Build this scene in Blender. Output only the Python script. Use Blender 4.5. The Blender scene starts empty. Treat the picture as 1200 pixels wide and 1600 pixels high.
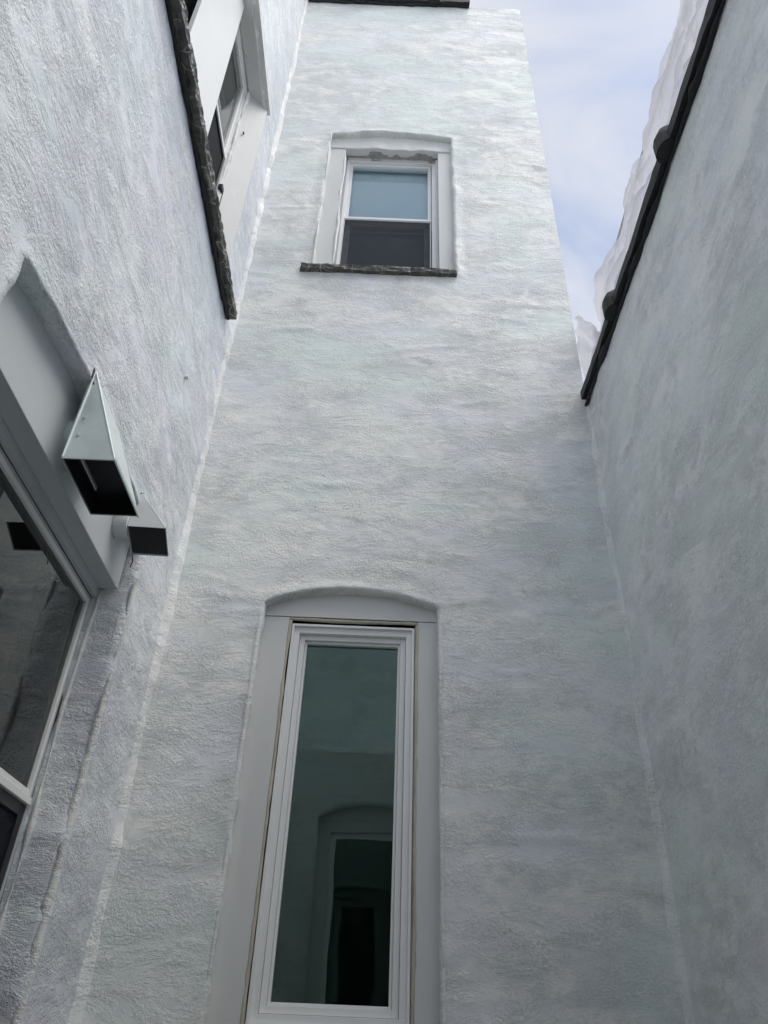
import bpy, bmesh, math, random
import numpy as np
from mathutils import Matrix, Vector

random.seed(4)
SC = bpy.context.scene
COL = SC.collection
Z0 = 1.5                                   # everything below is measured from eye height

# ------------------------------------------------------------------ camera
cam = bpy.data.cameras.new('camera')
cam.sensor_fit = 'VERTICAL'; cam.sensor_height = 36; cam.sensor_width = 27
cam.lens = 26.35; cam.clip_start = 0.02; cam.clip_end = 2000
co = bpy.data.objects.new('camera', cam); COL.objects.link(co)
ax = Vector((0.99914178, -0.02215507, 0.03499808))
fw = Vector((-0.00253039, 0.81070728, 0.58544624))
up = ax.cross(fw).normalized()
M = Matrix((( ax.x, up.x, -fw.x, 0), (ax.y, up.y, -fw.y, 0), (ax.z, up.z, -fw.z, Z0), (0, 0, 0, 1)))
co.matrix_world = M
SC.camera = co

# ------------------------------------------------------------------ sky, sun, exposure
SUN_EL, SUN_AZ = 61.0, 112.0
SKY_STRENGTH, CLOUD_WHITE = 0.1, 3.65
w = bpy.data.worlds.new('World'); SC.world = w; w.use_nodes = True
nt = w.node_tree; nt.nodes.clear()
wo = nt.nodes.new('ShaderNodeOutputWorld'); bg = nt.nodes.new('ShaderNodeBackground')
sky = nt.nodes.new('ShaderNodeTexSky'); sky.sky_type = 'NISHITA'; sky.sun_disc = False
sky.sun_elevation = math.radians(SUN_EL); sky.sun_rotation = math.radians(SUN_AZ)
sky.air_density = 1.0; sky.dust_density = 1.5; sky.ozone_density = 1.5
tc = nt.nodes.new('ShaderNodeTexCoord')
mp = nt.nodes.new('ShaderNodeMapping'); mp.inputs['Scale'].default_value = (1.5, 2.2, 1.2)
mp.inputs['Rotation'].default_value = (0.2, 0.1, 0.6)
n1 = nt.nodes.new('ShaderNodeTexNoise'); n1.inputs['Scale'].default_value = 2.3
n1.inputs['Detail'].default_value = 9; n1.inputs['Roughness'].default_value = 0.52
n1.inputs['Distortion'].default_value = 0.5
cr = nt.nodes.new('ShaderNodeMapRange')
cr.inputs['From Min'].default_value = 0.40; cr.inputs['From Max'].default_value = 0.62
cr.inputs['To Min'].default_value = 0.28; cr.inputs['To Max'].default_value = 0.95
mx = nt.nodes.new('ShaderNodeMix'); mx.data_type = 'RGBA'
mx.inputs['B'].default_value = (CLOUD_WHITE, CLOUD_WHITE * 1.03, CLOUD_WHITE * 1.12, 1)
nt.links.new(tc.outputs['Generated'], mp.inputs['Vector'])
nt.links.new(mp.outputs['Vector'], n1.inputs['Vector'])
nt.links.new(n1.outputs['Fac'], cr.inputs['Value'])
nt.links.new(cr.outputs['Result'], mx.inputs['Factor'])
nt.links.new(sky.outputs['Color'], mx.inputs['A'])
nt.links.new(mx.outputs['Result'], bg.inputs['Color'])
bg.inputs['Strength'].default_value = SKY_STRENGTH
nt.links.new(bg.outputs['Background'], wo.inputs['Surface'])

sl = bpy.data.lights.new('sun', 'SUN'); sl.energy = 1.2; sl.angle = math.radians(50)
sl.color = (1.0, 0.96, 0.87)
so = bpy.data.objects.new('sun', sl); COL.objects.link(so)
_el, _az = math.radians(SUN_EL), math.radians(SUN_AZ)
sd = Vector((math.sin(_az) * math.cos(_el), math.cos(_az) * math.cos(_el), math.sin(_el)))
so.rotation_euler = sd.to_track_quat('Z', 'Y').to_euler(); so.location = (4, -6, 14)

SC.view_settings.view_transform = 'Standard'; SC.view_settings.look = 'None'
SC.view_settings.gamma = 1; SC.view_settings.use_curve_mapping = False
SC.view_settings.exposure = 1.1
SC.render.engine = 'CYCLES'
SC.cycles.max_bounces = 12; SC.cycles.diffuse_bounces = 8; SC.cycles.transparent_max_bounces = 16

# ------------------------------------------------------------------ materials
def mat(name, color, rough=0.6, metal=0.0, spec=0.5):
    m = bpy.data.materials.new(name); m.use_nodes = True
    b = m.node_tree.nodes['Principled BSDF']
    b.inputs['Base Color'].default_value = (*color, 1)
    b.inputs['Roughness'].default_value = rough
    b.inputs['Metallic'].default_value = metal
    b.inputs['Specular IOR Level'].default_value = spec
    return m, m.node_tree, b

def noise(t, coord, scale, detail=4, rough=0.55, stretch=(1, 1, 1), dist=0.0, loc=(0, 0, 0)):
    m = t.nodes.new('ShaderNodeMapping'); m.inputs['Scale'].default_value = stretch
    m.inputs['Location'].default_value = loc
    n = t.nodes.new('ShaderNodeTexNoise')
    n.inputs['Scale'].default_value = scale; n.inputs['Detail'].default_value = detail
    n.inputs['Roughness'].default_value = rough; n.inputs['Distortion'].default_value = dist
    t.links.new(coord, m.inputs['Vector']); t.links.new(m.outputs['Vector'], n.inputs['Vector'])
    return n.outputs['Fac']

def rng(t, src, a, b, lo=0.0, hi=1.0):
    r = t.nodes.new('ShaderNodeMapRange'); r.inputs['From Min'].default_value = a
    r.inputs['From Max'].default_value = b; r.inputs['To Min'].default_value = lo
    r.inputs['To Max'].default_value = hi
    t.links.new(src, r.inputs['Value']); return r.outputs['Result']

def math_(t, op, a, b):
    n = t.nodes.new('ShaderNodeMath'); n.operation = op
    for i, v in enumerate((a, b)):
        if isinstance(v, (int, float)): n.inputs[i].default_value = v
        else: t.links.new(v, n.inputs[i])
    return n.outputs[0]

def mixc(t, fac, a, b):
    n = t.nodes.new('ShaderNodeMix'); n.data_type = 'RGBA'
    if isinstance(fac, (int, float)): n.inputs['Factor'].default_value = fac
    else: t.links.new(fac, n.inputs['Factor'])
    for k, v in (('A', a), ('B', b)):
        if isinstance(v, tuple): n.inputs[k].default_value = (*v, 1)
        else: t.links.new(v, n.inputs[k])
    return n.outputs['Result']

def bump(t, bsdf, h, strength, dist, prev=None):
    b = t.nodes.new('ShaderNodeBump'); b.inputs['Strength'].default_value = strength
    b.inputs['Distance'].default_value = dist
    t.links.new(h, b.inputs['Height'])
    if prev: t.links.new(prev, b.inputs['Normal'])
    t.links.new(b.outputs['Normal'], bsdf.inputs['Normal']); return b.outputs['Normal']

def stucco(name, hi, lo, rough=0.5, fine=1.0, patch=(0.66, 0.68, 0.70), green=(0.60, 0.66, 0.63)):
    m, t, b = mat(name, hi, rough)
    c = t.nodes.new('ShaderNodeTexCoord').outputs['Object']
    broad = noise(t, c, 1.3, 6, 0.62, (1, 1, 1.4), 0.6)
    streak = noise(t, c, 3.6, 7, 0.68, (1, 1, 1.9), 0.9, (3, 1, 2))
    fines = noise(t, c, 13, 5, 0.7, (1, 1, 1.5), 0.9, (7, 1, 2))
    tint = noise(t, c, 2.1, 3, 0.55, (1, 1, 2.0), 0.4, (9, 4, 7))
    tint2 = noise(t, c, 1.9, 3, 0.6, (1, 1, 1.6), 0.4, (2, 14, 3))
    a = math_(t, 'ADD', rng(t, broad, 0.36, 0.64, 0, 0.4), rng(t, streak, 0.38, 0.62, 0, 0.4))
    a = math_(t, 'ADD', a, rng(t, fines, 0.36, 0.64, 0, 0.25))
    col = mixc(t, rng(t, a, 0.36, 0.70), lo, hi)
    col = mixc(t, rng(t, tint, 0.46, 0.64, 0, 0.7), col, patch)
    col = mixc(t, rng(t, tint2, 0.47, 0.65, 0, 0.7), col, green)
    # sand grain: pit shade and grain glints are painted into the colour
    grain = noise(t, c, 105, 3, 0.75)
    gr = noise(t, c, 4.6, 7, 0.75, (1, 1, 2.0), 0.4, (2, 8, 5))
    gm = rng(t, gr, 0.42, 0.62, 0.12, 1.0)
    dark = math_(t, 'MULTIPLY', rng(t, grain, 0.34, 0.54, 1, 0), math_(t, 'MULTIPLY', gm, 0.42 * min(1.3, fine)))
    col = mixc(t, dark, col, (0.36, 0.38, 0.385))
    lite = math_(t, 'MULTIPLY', rng(t, grain, 0.56, 0.66, 0, 0.8), gm)
    col = mixc(t, lite, col, (0.93, 0.93, 0.925))
    # isolated pocks
    v = t.nodes.new('ShaderNodeTexVoronoi'); v.inputs['Scale'].default_value = 11
    t.links.new(c, v.inputs['Vector'])
    sep = t.nodes.new('ShaderNodeSeparateColor'); t.links.new(v.outputs['Color'], sep.inputs['Color'])
    pock = math_(t, 'MULTIPLY', rng(t, v.outputs['Distance'], 0.03, 0.055, 1, 0), rng(t, sep.outputs[0], 0.84, 0.85, 0, 1))
    col = mixc(t, math_(t, 'MULTIPLY', pock, 0.7), col, (0.25, 0.25, 0.25))
    # hairline cracks in a few places
    wv = t.nodes.new('ShaderNodeTexNoise'); wv.inputs['Scale'].default_value = 6; wv.inputs['Detail'].default_value = 4
    t.links.new(c, wv.inputs['Vector'])
    vm = t.nodes.new('ShaderNodeVectorMath'); vm.operation = 'MULTIPLY_ADD'
    vm.inputs[1].default_value = (0.22, 0.22, 0.22)
    t.links.new(wv.outputs['Color'], vm.inputs[0]); t.links.new(c, vm.inputs[2])
    ve = t.nodes.new('ShaderNodeTexVoronoi'); ve.feature = 'DISTANCE_TO_EDGE'; ve.inputs['Scale'].default_value = 2.3
    t.links.new(vm.outputs[0], ve.inputs['Vector'])
    cm = noise(t, c, 1.9, 2, 0.5, (1, 1, 1), 0, (12, 3, 4))
    crk = math_(t, 'MULTIPLY', rng(t, ve.outputs['Distance'], 0.001, 0.008, 1, 0), rng(t, cm, 0.56, 0.62, 0, 0.22))
    col = mixc(t, crk, col, (0.36, 0.37, 0.37))
    t.links.new(col, b.inputs['Base Color'])
    t.links.new(rng(t, streak, 0.35, 0.65, rough + 0.12, rough - 0.12), b.inputs['Roughness'])
    # relief: trowelled ridges, flaky edges of paint, lumps, sand grain
    ridge = noise(t, c, 5.0, 7, 0.6, (1, 1, 1.3), 0.7)
    lump = noise(t, c, 30, 5, 0.65, (1, 1, 1.5), 0.5)
    fl = noise(t, c, 5.2, 7, 0.6, (1, 1, 2.6), 1.2, (4, 4, 1))
    flake = rng(t, fl, 0.50, 0.515, 0, 1)
    fmask = noise(t, c, 1.6, 3, 0.5, (1, 1, 1.6), 0, (6, 2, 9))
    p = bump(t, b, ridge, 0.10, 0.006)
    p = bump(t, b, math_(t, 'MULTIPLY', flake, rng(t, fmask, 0.48, 0.6, 0, 1)), 0.5, 0.0022, p)
    p = bump(t, b, lump, 0.3, 0.003, p)
    g2 = math_(t, 'MULTIPLY', grain, rng(t, gr, 0.43, 0.64, 0.2, 1.25))
    bump(t, b, g2, min(1.0, 0.95 * fine), 0.0055 * fine, p)
    return m

M_FRONT = stucco('painted_stucco_front', (0.88, 0.872, 0.835), (0.655, 0.675, 0.665), 0.5, 1.0, (0.79, 0.80, 0.845), (0.75, 0.835, 0.79))
M_LEFT = stucco('painted_stucco_left', (0.87, 0.90, 0.925), (0.60, 0.64, 0.70), 0.34, 1.35, (0.80, 0.79, 0.885), (0.78, 0.86, 0.89))  # bluer than the front: sky reflected on this wall, put into the paint colour
M_RIGHT = stucco('painted_stucco_right', (0.87, 0.89, 0.885), (0.63, 0.655, 0.66), 0.5, 0.9, (0.77, 0.78, 0.84), (0.75, 0.83, 0.79))

M_FRESH = stucco('fresh_corner_paint', (0.90, 0.90, 0.88), (0.80, 0.805, 0.80), 0.5, 1.2, (0.83, 0.835, 0.85), (0.81, 0.85, 0.83))

def paint(name, color, rough, var=0.06, bs=0.15, bd=0.003, sc=14, dirt=None, dlev=(0.58, 0.72)):
    m, t, b = mat(name, color, rough)
    c = t.nodes.new('ShaderNodeTexCoord').outputs['Object']
    n = noise(t, c, sc, 5, 0.6, (1, 1, 1), 0.3)
    lo = tuple(v * (1 - var * 2) for v in color)
    col = mixc(t, rng(t, n, 0.3, 0.7), lo, color)
    if dirt:
        d = noise(t, c, sc * 1.9, 6, 0.7, (1, 1, 1), 0.8, (4, 4, 4))
        col = mixc(t, rng(t, d, dlev[0], dlev[1], 0, 0.9), col, dirt)
    t.links.new(col, b.inputs['Base Color'])
    bump(t, b, noise(t, c, sc * 3, 5, 0.6), bs, bd)
    return m

M_BEAD = paint('fresh_white_caulk', (0.77, 0.77, 0.76), 0.55, 0.08, 0.9, 0.006, 24)
M_PANEL = paint('smooth_painted_panel', (0.69, 0.69, 0.672), 0.42, 0.02, 0.12, 0.002, 3, (0.50, 0.51, 0.52), (0.66, 0.8))
M_PANELL = paint('smooth_painted_board_left', (0.60, 0.63, 0.65), 0.4, 0.02, 0.1, 0.002, 3)
M_TRIM = paint('chipped_white_trim', (0.74, 0.735, 0.72), 0.45, 0.04, 0.3, 0.003, 9, (0.40, 0.385, 0.36), (0.62, 0.7))
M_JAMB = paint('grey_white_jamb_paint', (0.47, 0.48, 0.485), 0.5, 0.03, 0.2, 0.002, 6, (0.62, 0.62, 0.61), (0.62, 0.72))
M_VINYL = paint('white_vinyl', (0.86, 0.86, 0.85), 0.3, 0.02, 0.04, 0.001, 4)
M_ALU = paint('grey_aluminium', (0.52, 0.55, 0.57), 0.35, 0.03, 0.05, 0.001, 5)
M_BEIGE = paint('yellowed_sealant', (0.56, 0.52, 0.42), 0.6, 0.08, 0.4, 0.003, 16)
M_BROWN = paint('brown_sealant', (0.40, 0.35, 0.28), 0.6, 0.08, 0.4, 0.003, 16)
M_TAR = paint('black_tar_paint', (0.010, 0.0105, 0.012), 0.6, 0.15, 0.6, 0.006, 22, (0.16, 0.16, 0.155), (0.64, 0.74))
M_SILL = paint('flaking_dark_sill_paint', (0.075, 0.073, 0.066), 0.5, 0.25, 0.7, 0.006, 17, (0.42, 0.41, 0.36), (0.60, 0.66))
def crack_mat():
    m, t, b = mat('cracked_dark_sill_paint', (0.06, 0.06, 0.052), 0.42)
    c = t.nodes.new('ShaderNodeTexCoord').outputs['Object']
    w_ = t.nodes.new('ShaderNodeMapping'); w_.inputs['Scale'].default_value = (1, 1, 0.5); t.links.new(c, w_.inputs['Vector'])
    v = t.nodes.new('ShaderNodeTexVoronoi'); v.feature = 'DISTANCE_TO_EDGE'; v.inputs['Scale'].default_value = 13
    t.links.new(w_.outputs['Vector'], v.inputs['Vector'])
    n = noise(t, c, 9, 5, 0.65); n2 = noise(t, c, 30, 4, 0.6)
    line = math_(t, 'MULTIPLY', rng(t, v.outputs['Distance'], 0.0, 0.035, 1, 0), rng(t, n, 0.42, 0.55, 0.1, 1))
    base = mixc(t, rng(t, n2, 0.35, 0.65), (0.03, 0.03, 0.028), (0.105, 0.10, 0.08))
    col = mixc(t, line, base, (0.42, 0.41, 0.36))
    col = mixc(t, rng(t, n, 0.62, 0.68, 0, 0.8), col, (0.35, 0.34, 0.31))
    t.links.new(col, b.inputs['Base Color'])
    bump(t, b, n2, 0.5, 0.004)
    return m
M_SILL = crack_mat()
M_BLACK = paint('black_frame', (0.016, 0.018, 0.022), 0.4, 0.1, 0.05, 0.001, 8)
M_INNER = paint('dark_room', (0.30, 0.31, 0.30), 0.8, 0.1, 0.1, 0.002, 2)
M_GALV = None
M_CONC = paint('courtyard_concrete', (0.62, 0.62, 0.60), 0.85, 0.15, 0.5, 0.006, 5, (0.2, 0.2, 0.19), (0.55, 0.75))
M_ROOF = paint('grey_roofing', (0.2, 0.2, 0.2), 0.9, 0.15, 0.5, 0.01, 5)
M_CRUMB = paint('crumbling_mortar', (0.50, 0.48, 0.46), 0.85, 0.2, 1.0, 0.012, 26, (0.28, 0.26, 0.24), (0.5, 0.66))

def galv():
    m, t, b = mat('galvanised_sheet', (0.6, 0.66, 0.65), 0.38, 0.45)
    c = t.nodes.new('ShaderNodeTexCoord').outputs['Object']
    v = t.nodes.new('ShaderNodeTexVoronoi'); v.inputs['Scale'].default_value = 60
    t.links.new(c, v.inputs['Vector'])
    n = noise(t, c, 11, 5, 0.6)
    f = math_(t, 'ADD', math_(t, 'MULTIPLY', v.outputs['Distance'], 0.35), rng(t, n, 0.3, 0.7, 0, 0.7))
    t.links.new(mixc(t, f, (0.62, 0.70, 0.69), (0.76, 0.82, 0.81)), b.inputs['Base Color'])
    t.links.new(rng(t, n, 0.3, 0.7, 0.32, 0.52), b.inputs['Roughness'])
    bump(t, b, n, 0.12, 0.004)
    return m
M_GALV = galv()

def glass(name, tint, ior=1.9, rough=0.0, wav=0.0, gcol=(0.93, 0.98, 0.97)):
    m = bpy.data.materials.new(name); m.use_nodes = True
    t = m.node_tree; t.nodes.clear()
    o = t.nodes.new('ShaderNodeOutputMaterial'); mxs = t.nodes.new('ShaderNodeMixShader')
    fr = t.nodes.new('ShaderNodeFresnel'); fr.inputs['IOR'].default_value = ior
    tr = t.nodes.new('ShaderNodeBsdfTransparent'); tr.inputs['Color'].default_value = (*tint, 1)
    gl = t.nodes.new('ShaderNodeBsdfGlossy'); gl.inputs['Roughness'].default_value = rough
    gl.inputs['Color'].default_value = (*gcol, 1)
    if wav:
        c = t.nodes.new('ShaderNodeTexCoord').outputs['Object']
        bn = t.nodes.new('ShaderNodeBump'); bn.inputs['Strength'].default_value = wav
        bn.inputs['Distance'].default_value = 0.002
        t.links.new(noise(t, c, 3.5, 2, 0.4), bn.inputs['Height'])
        t.links.new(bn.outputs['Normal'], gl.inputs['Normal'])
    t.links.new(fr.outputs[0], mxs.inputs[0]); t.links.new(tr.outputs[0], mxs.inputs[1])
    t.links.new(gl.outputs[0], mxs.inputs[2]); t.links.new(mxs.outputs[0], o.inputs['Surface'])
    return m
M_GLASS = glass('green_tinted_glass', (0.42, 0.56, 0.52), 2.2, 0.0, 0.35, (0.74, 1.0, 0.91))
M_GLASSN = glass('grey_glass', (0.55, 0.60, 0.58), 1.9, 0.0, 0.4, (0.95, 1.0, 0.98))
M_GLASSC = glass('clear_glass', (0.93, 0.95, 0.96), 1.75, 0.0, 0.3)

def screen(name, col, open_=0.45):
    m = bpy.data.materials.new(name); m.use_nodes = True
    t = m.node_tree; b = t.nodes['Principled BSDF']; o = t.nodes['Material Output']
    b.inputs['Base Color'].default_value = (*col, 1); b.inputs['Roughness'].default_value = 0.8; b.inputs['Specular IOR Level'].default_value = 0.2
    c = t.nodes.new('ShaderNodeTexCoord').outputs['Object']
    tr = t.nodes.new('ShaderNodeBsdfTransparent'); mxs = t.nodes.new('ShaderNodeMixShader')
    n = noise(t, c, 12, 4, 0.6)
    t.links.new(rng(t, n, 0.3, 0.7, 1 - open_ - 0.05, 1 - open_ + 0.05), mxs.inputs[0])
    t.links.new(tr.outputs[0], mxs.inputs[1]); t.links.new(b.outputs[0], mxs.inputs[2])
    t.links.new(mxs.outputs[0], o.inputs['Surface'])
    return m
M_SCREEN = screen('insect_screen', (0.045, 0.054, 0.064), 0.3)
M_SCREEND = screen('dark_insect_screen', (0.010, 0.012, 0.018), 0.08)

def blindmat():
    m, t, b = mat('pale_blue_blind', (0.55, 0.68, 0.75), 0.7)
    c = t.nodes.new('ShaderNodeTexCoord').outputs['Object']
    t.links.new(mixc(t, noise(t, c, 5, 3), (0.74, 0.88, 0.94), (0.78, 0.91, 0.96)), b.inputs['Base Color'])
    return m
M_BLIND = blindmat()

def plastic():
    m, t, b = mat('milky_polythene', (0.66, 0.65, 0.67), 0.32)
    o = t.nodes['Material Output']
    c = t.nodes.new('ShaderNodeTexCoord').outputs['Object']
    tl = t.nodes.new('ShaderNodeBsdfTranslucent'); tl.inputs['Color'].default_value = (0.66, 0.64, 0.66, 1)
    tp = t.nodes.new('ShaderNodeBsdfTransparent'); tp.inputs['Color'].default_value = (0.93, 0.94, 0.96, 1)
    a = t.nodes.new('ShaderNodeMixShader'); a.inputs[0].default_value = 0.5
    t.links.new(b.outputs[0], a.inputs[1]); t.links.new(tl.outputs[0], a.inputs[2])
    d = t.nodes.new('ShaderNodeMixShader')
    n = noise(t, c, 6, 5, 0.6, (1, 1, 1), 1.0)
    t.links.new(rng(t, n, 0.35, 0.65, 0.06, 0.30), d.inputs[0])
    t.links.new(a.outputs[0], d.inputs[1]); t.links.new(tp.outputs[0], d.inputs[2])
    t.links.new(d.outputs[0], o.inputs['Surface'])
    bump(t, b, noise(t, c, 14, 5, 0.6, (1, 1, 1), 1.5), 0.6, 0.01)
    return m
M_POLY = plastic()

# ------------------------------------------------------------------ object helpers
def mk(name, verts, faces, m, parent=None, smooth=False):
    me = bpy.data.meshes.new(name)
    v = np.array(verts, dtype=float); v = v + np.array([0, 0, Z0])
    me.from_pydata(v.tolist(), [], faces); me.materials.append(m)
    if smooth: me.polygons.foreach_set('use_smooth', [True] * len(me.polygons))
    me.update()
    o = bpy.data.objects.new(name, me); COL.objects.link(o)
    if parent is not None:
        o.parent = parent; o.matrix_parent_inverse = parent_inv(parent)
    return o

def parent_inv(p):
    # meshes carry their shape in place (world transform is the identity); an Empty sits at its thing's base
    return Matrix.Identity(4) if p.type == 'MESH' else Matrix.Translation(p.location).inverted()

def thing(name, label, cat, loc, group=None):
    o = bpy.data.objects.new(name, None); COL.objects.link(o)
    o.location = (loc[0], loc[1], loc[2] + Z0); o.empty_display_size = 0.2
    o['label'] = label; o['category'] = cat
    if group: o['group'] = group
    return o

def recalc(o):
    bm = bmesh.new(); bm.from_mesh(o.data)
    bmesh.ops.recalc_face_normals(bm, faces=bm.faces[:]); bm.to_mesh(o.data); bm.free()

def boxes(name, lst, m, parent=None, bev=0.0):
    """several boxes (lo, hi) joined in one part; edges bevelled"""
    bm = bmesh.new()
    for lo, hi in lst:
        vs = [bm.verts.new((x, y, z + Z0)) for x in (lo[0], hi[0]) for y in (lo[1], hi[1]) for z in (lo[2], hi[2])]
        for f in ((0, 1, 3, 2), (4, 6, 7, 5), (0, 4, 5, 1), (2, 3, 7, 6), (0, 2, 6, 4), (1, 5, 7, 3)):
            bm.faces.new([vs[i] for i in f])
    bmesh.ops.recalc_face_normals(bm, faces=bm.faces[:])
    if bev:
        bmesh.ops.bevel(bm, geom=bm.edges[:], offset=bev, segments=2, affect='EDGES', profile=0.6)
    me = bpy.data.meshes.new(name); bm.to_mesh(me); bm.free(); me.materials.append(m)
    o = bpy.data.objects.new(name, me); COL.objects.link(o)
    if parent is not None:
        o.parent = parent; o.matrix_parent_inverse = parent_inv(parent)
    return o

class VN:
    """smooth 2D value noise with octaves"""
    def __init__(s, seed):
        s.g = np.random.RandomState(seed).rand(256, 256) * 2 - 1
    def one(s, x, y):
        xi = np.floor(x).astype(int); yi = np.floor(y).astype(int)
        fx = x - xi; fy = y - yi
        fx = fx * fx * (3 - 2 * fx); fy = fy * fy * (3 - 2 * fy)
        a = s.g[xi % 256, yi % 256]; b = s.g[(xi + 1) % 256, yi % 256]
        c = s.g[xi % 256, (yi + 1) % 256]; d = s.g[(xi + 1) % 256, (yi + 1) % 256]
        return (a * (1 - fx) + b * fx) * (1 - fy) + (c * (1 - fx) + d * fx) * fy
    def __call__(s, x, y, oct=4, gain=0.5):
        x = np.asarray(x, float); y = np.asarray(y, float); r = 0; a = 1; k = 1
        for i in range(oct):
            r = r + a * s.one(x * k + 17.3 * i, y * k + 5.7 * i); a *= gain; k *= 2.03
        return r

def linsp(a, b, step):
    n = max(2, int(math.ceil((b - a) / step)) + 1)
    return np.linspace(a, b, n)

def plaster_wall(name, P, u0, u1, v0, v1, openings, m, parent, step=0.016, seed=1, depth=0.05, amp=1.0,
                 splay=None, corners=()):
    """P(u, v, n) -> xyz with n the distance out of the wall.
    openings: list of (v_bottom, v_spring, rise, uL, uR), from low to high. Cells inside are left out and a
    reveal runs back from their edge."""
    N = VN(seed)
    vb = [v0]
    for (b, s, r, l, rr) in openings: vb += [b, s]
    vb.append(v1)
    rows = []; seg = []
    for i in range(len(vb) - 1):
        a, b = vb[i], vb[i + 1]
        st = step if a < 5.2 else step * 1.6
        if b <= -0.2: st = step * 4
        vv = linsp(a, b, st)
        for k, v in enumerate(vv[:-1]): rows.append(v); seg.append((i, k / (len(vv) - 1)))
    rows.append(v1); seg.append((len(vb) - 2, 1.0))
    rows = np.array(rows)
    nv = len(rows)
    def LR(i, f):
        if not openings: return (u0 + u1) / 2 - 0.1, (u0 + u1) / 2 + 0.1
        if i % 2 == 1: o = openings[i // 2]; return o[3], o[4]
        lo = openings[i // 2 - 1] if i > 0 else openings[0]
        hi = openings[i // 2] if i // 2 < len(openings) else openings[-1]
        return lo[3] + (hi[3] - lo[3]) * f, lo[4] + (hi[4] - lo[4]) * f
    mL = np.mean([o[3] for o in openings]) if openings else (u0 + u1) / 2 - 0.1
    mR = np.mean([o[4] for o in openings]) if openings else (u0 + u1) / 2 + 0.1
    nA, nB, nC = (max(2, int((mL - u0) / step)), max(4, int((mR - mL) / step)), max(2, int((u1 - mR) / step)))
    nu = nA + nB + nC + 1
    U = np.zeros((nv, nu)); V = np.zeros((nv, nu))
    for j in range(nv):
        i, f = seg[j]; L, R_ = LR(i, f)
        U[j] = np.concatenate([np.linspace(u0, L, nA + 1)[:-1], np.linspace(L, R_, nB + 1)[:-1], np.linspace(R_, u1, nC + 1)])
        V[j] = rows[j]
        if openings and i % 2 == 0 and i > 0:
            o = openings[i // 2 - 1]
            t = np.linspace(-1, 1, nB + 1)
            V[j, nA:nA + nB + 1] += (1 - f) * o[2] * (1 - t * t)
    # in-plane wander (edges of the openings come out uneven), then relief
    W = 0.0045 * amp
    e0 = np.minimum(np.abs(U - u0), np.abs(U - u1)); k0 = np.clip(e0 / 0.05, 0, 1)
    kv = np.clip((v1 - V) / 0.05, 0.25, 1)
    Uw = U + W * N(U * 9 + 3, V * 9, 4) * k0; Vw = V + W * N(U * 9, V * 9 + 40, 4) * kv
    H = (0.0024 * N(U * 1.6, V * 1.9, 3) + 0.0006 * N(U * 5 + 9, V * 6, 3) + 0.0008 * N(U * 26, V * 30 + 3, 2)) * amp
    for cn in corners: H = H * (0.15 + 0.85 * np.clip(np.abs(U - cn) / 0.13, 0, 1))
    for (b, s, r, l, rr) in openings:
        t = np.clip((U - l) / (rr - l) * 2 - 1, -1, 1)
        top = s + r * (1 - t * t)
        dx = np.maximum(np.maximum(l - U, U - rr), 0); dz = np.maximum(np.maximum(b - V, V - top), 0)
        d = np.hypot(dx, dz)
        H = H + 0.006 * np.exp(-(d / 0.025) ** 2) * (0.5 + N(U * 8, V * 8 + 11, 3)) * (V < top + .2)
        H = H - 0.004 * np.exp(-((d - 0.06) / 0.03) ** 2) * (0.5 + 0.5 * N(U * 5, V * 5 + 31, 2))
    # a few long trowel ridges
    rs = np.random.RandomState(seed + 50)
    for k in range(int(44 * amp)):
        cu = rs.uniform(u0, u1); cv = rs.uniform(-0.4, min(v1, 5)); ln = rs.uniform(0.05, 0.2); sl_ = rs.uniform(-0.25, 0.25)
        yy = (V - cv) - sl_ * (U - cu) - 0.02 * N(U * 6 + k, V * 0 + k, 2)
        H = H + rs.uniform(0.0015, 0.0065) * np.exp(-(yy / rs.uniform(0.007, 0.012)) ** 2) * np.exp(-((U - cu) / ln) ** 2)
    pts = np.array(P(Uw.ravel(), Vw.ravel(), H.ravel())).T
    verts = list(map(tuple, pts)); faces = []
    for j in range(nv - 1):
        i, f = seg[j]
        for k in range(nu - 1):
            if openings and i % 2 == 1 and nA <= k < nA + nB: continue
            a = j * nu + k; faces.append((a, a + 1, a + nu + 1, a + nu))
    # reveals
    for oi, o in enumerate(openings):
        js = [j for j in range(nv) if seg[j][0] == 2 * oi + 1]; jt = js[-1] + 1
        loop = [j * nu + nA for j in js] + [jt * nu + k for k in range(nA, nA + nB + 1)] + [j * nu + nA + nB for j in reversed(js)]
        uf = U.ravel(); vf = V.ravel(); uw = Uw.ravel(); vw = Vw.ravel()
        prev = loop
        dp = depth[oi] if isinstance(depth, (list, tuple)) else depth
        sp = (splay or {}).get(oi, 0)
        for q in range(1, 6):
            f = q / 5
            cur = []
            for idx in loop:
                x_, y_ = uw[idx], vw[idx]
                inw = 0.004 * min(1, q)
                if uf[idx] >= o[4] - 1e-6: x_ -= inw + sp * f
                elif uf[idx] <= o[3] + 1e-6: x_ += inw
                if vf[idx] > o[1] - 1e-6 : y_ -= inw
                nn = 0.0025 * float(N(uf[idx] * 12 + f * 3, vf[idx] * 12, 2)) * amp
                p = P(np.array([x_ + nn]), np.array([y_ + nn]), np.array([-dp * f]))
                cur.append(len(verts)); verts.append((p[0][0], p[1][0], p[2][0]))
            for a in range(len(loop) - 1):
                faces.append((prev[a], prev[a + 1], cur[a + 1], cur[a]))
            prev = cur
    o = mk(name, verts, faces, m, parent, True)
    recalc(o)
    return o

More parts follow.
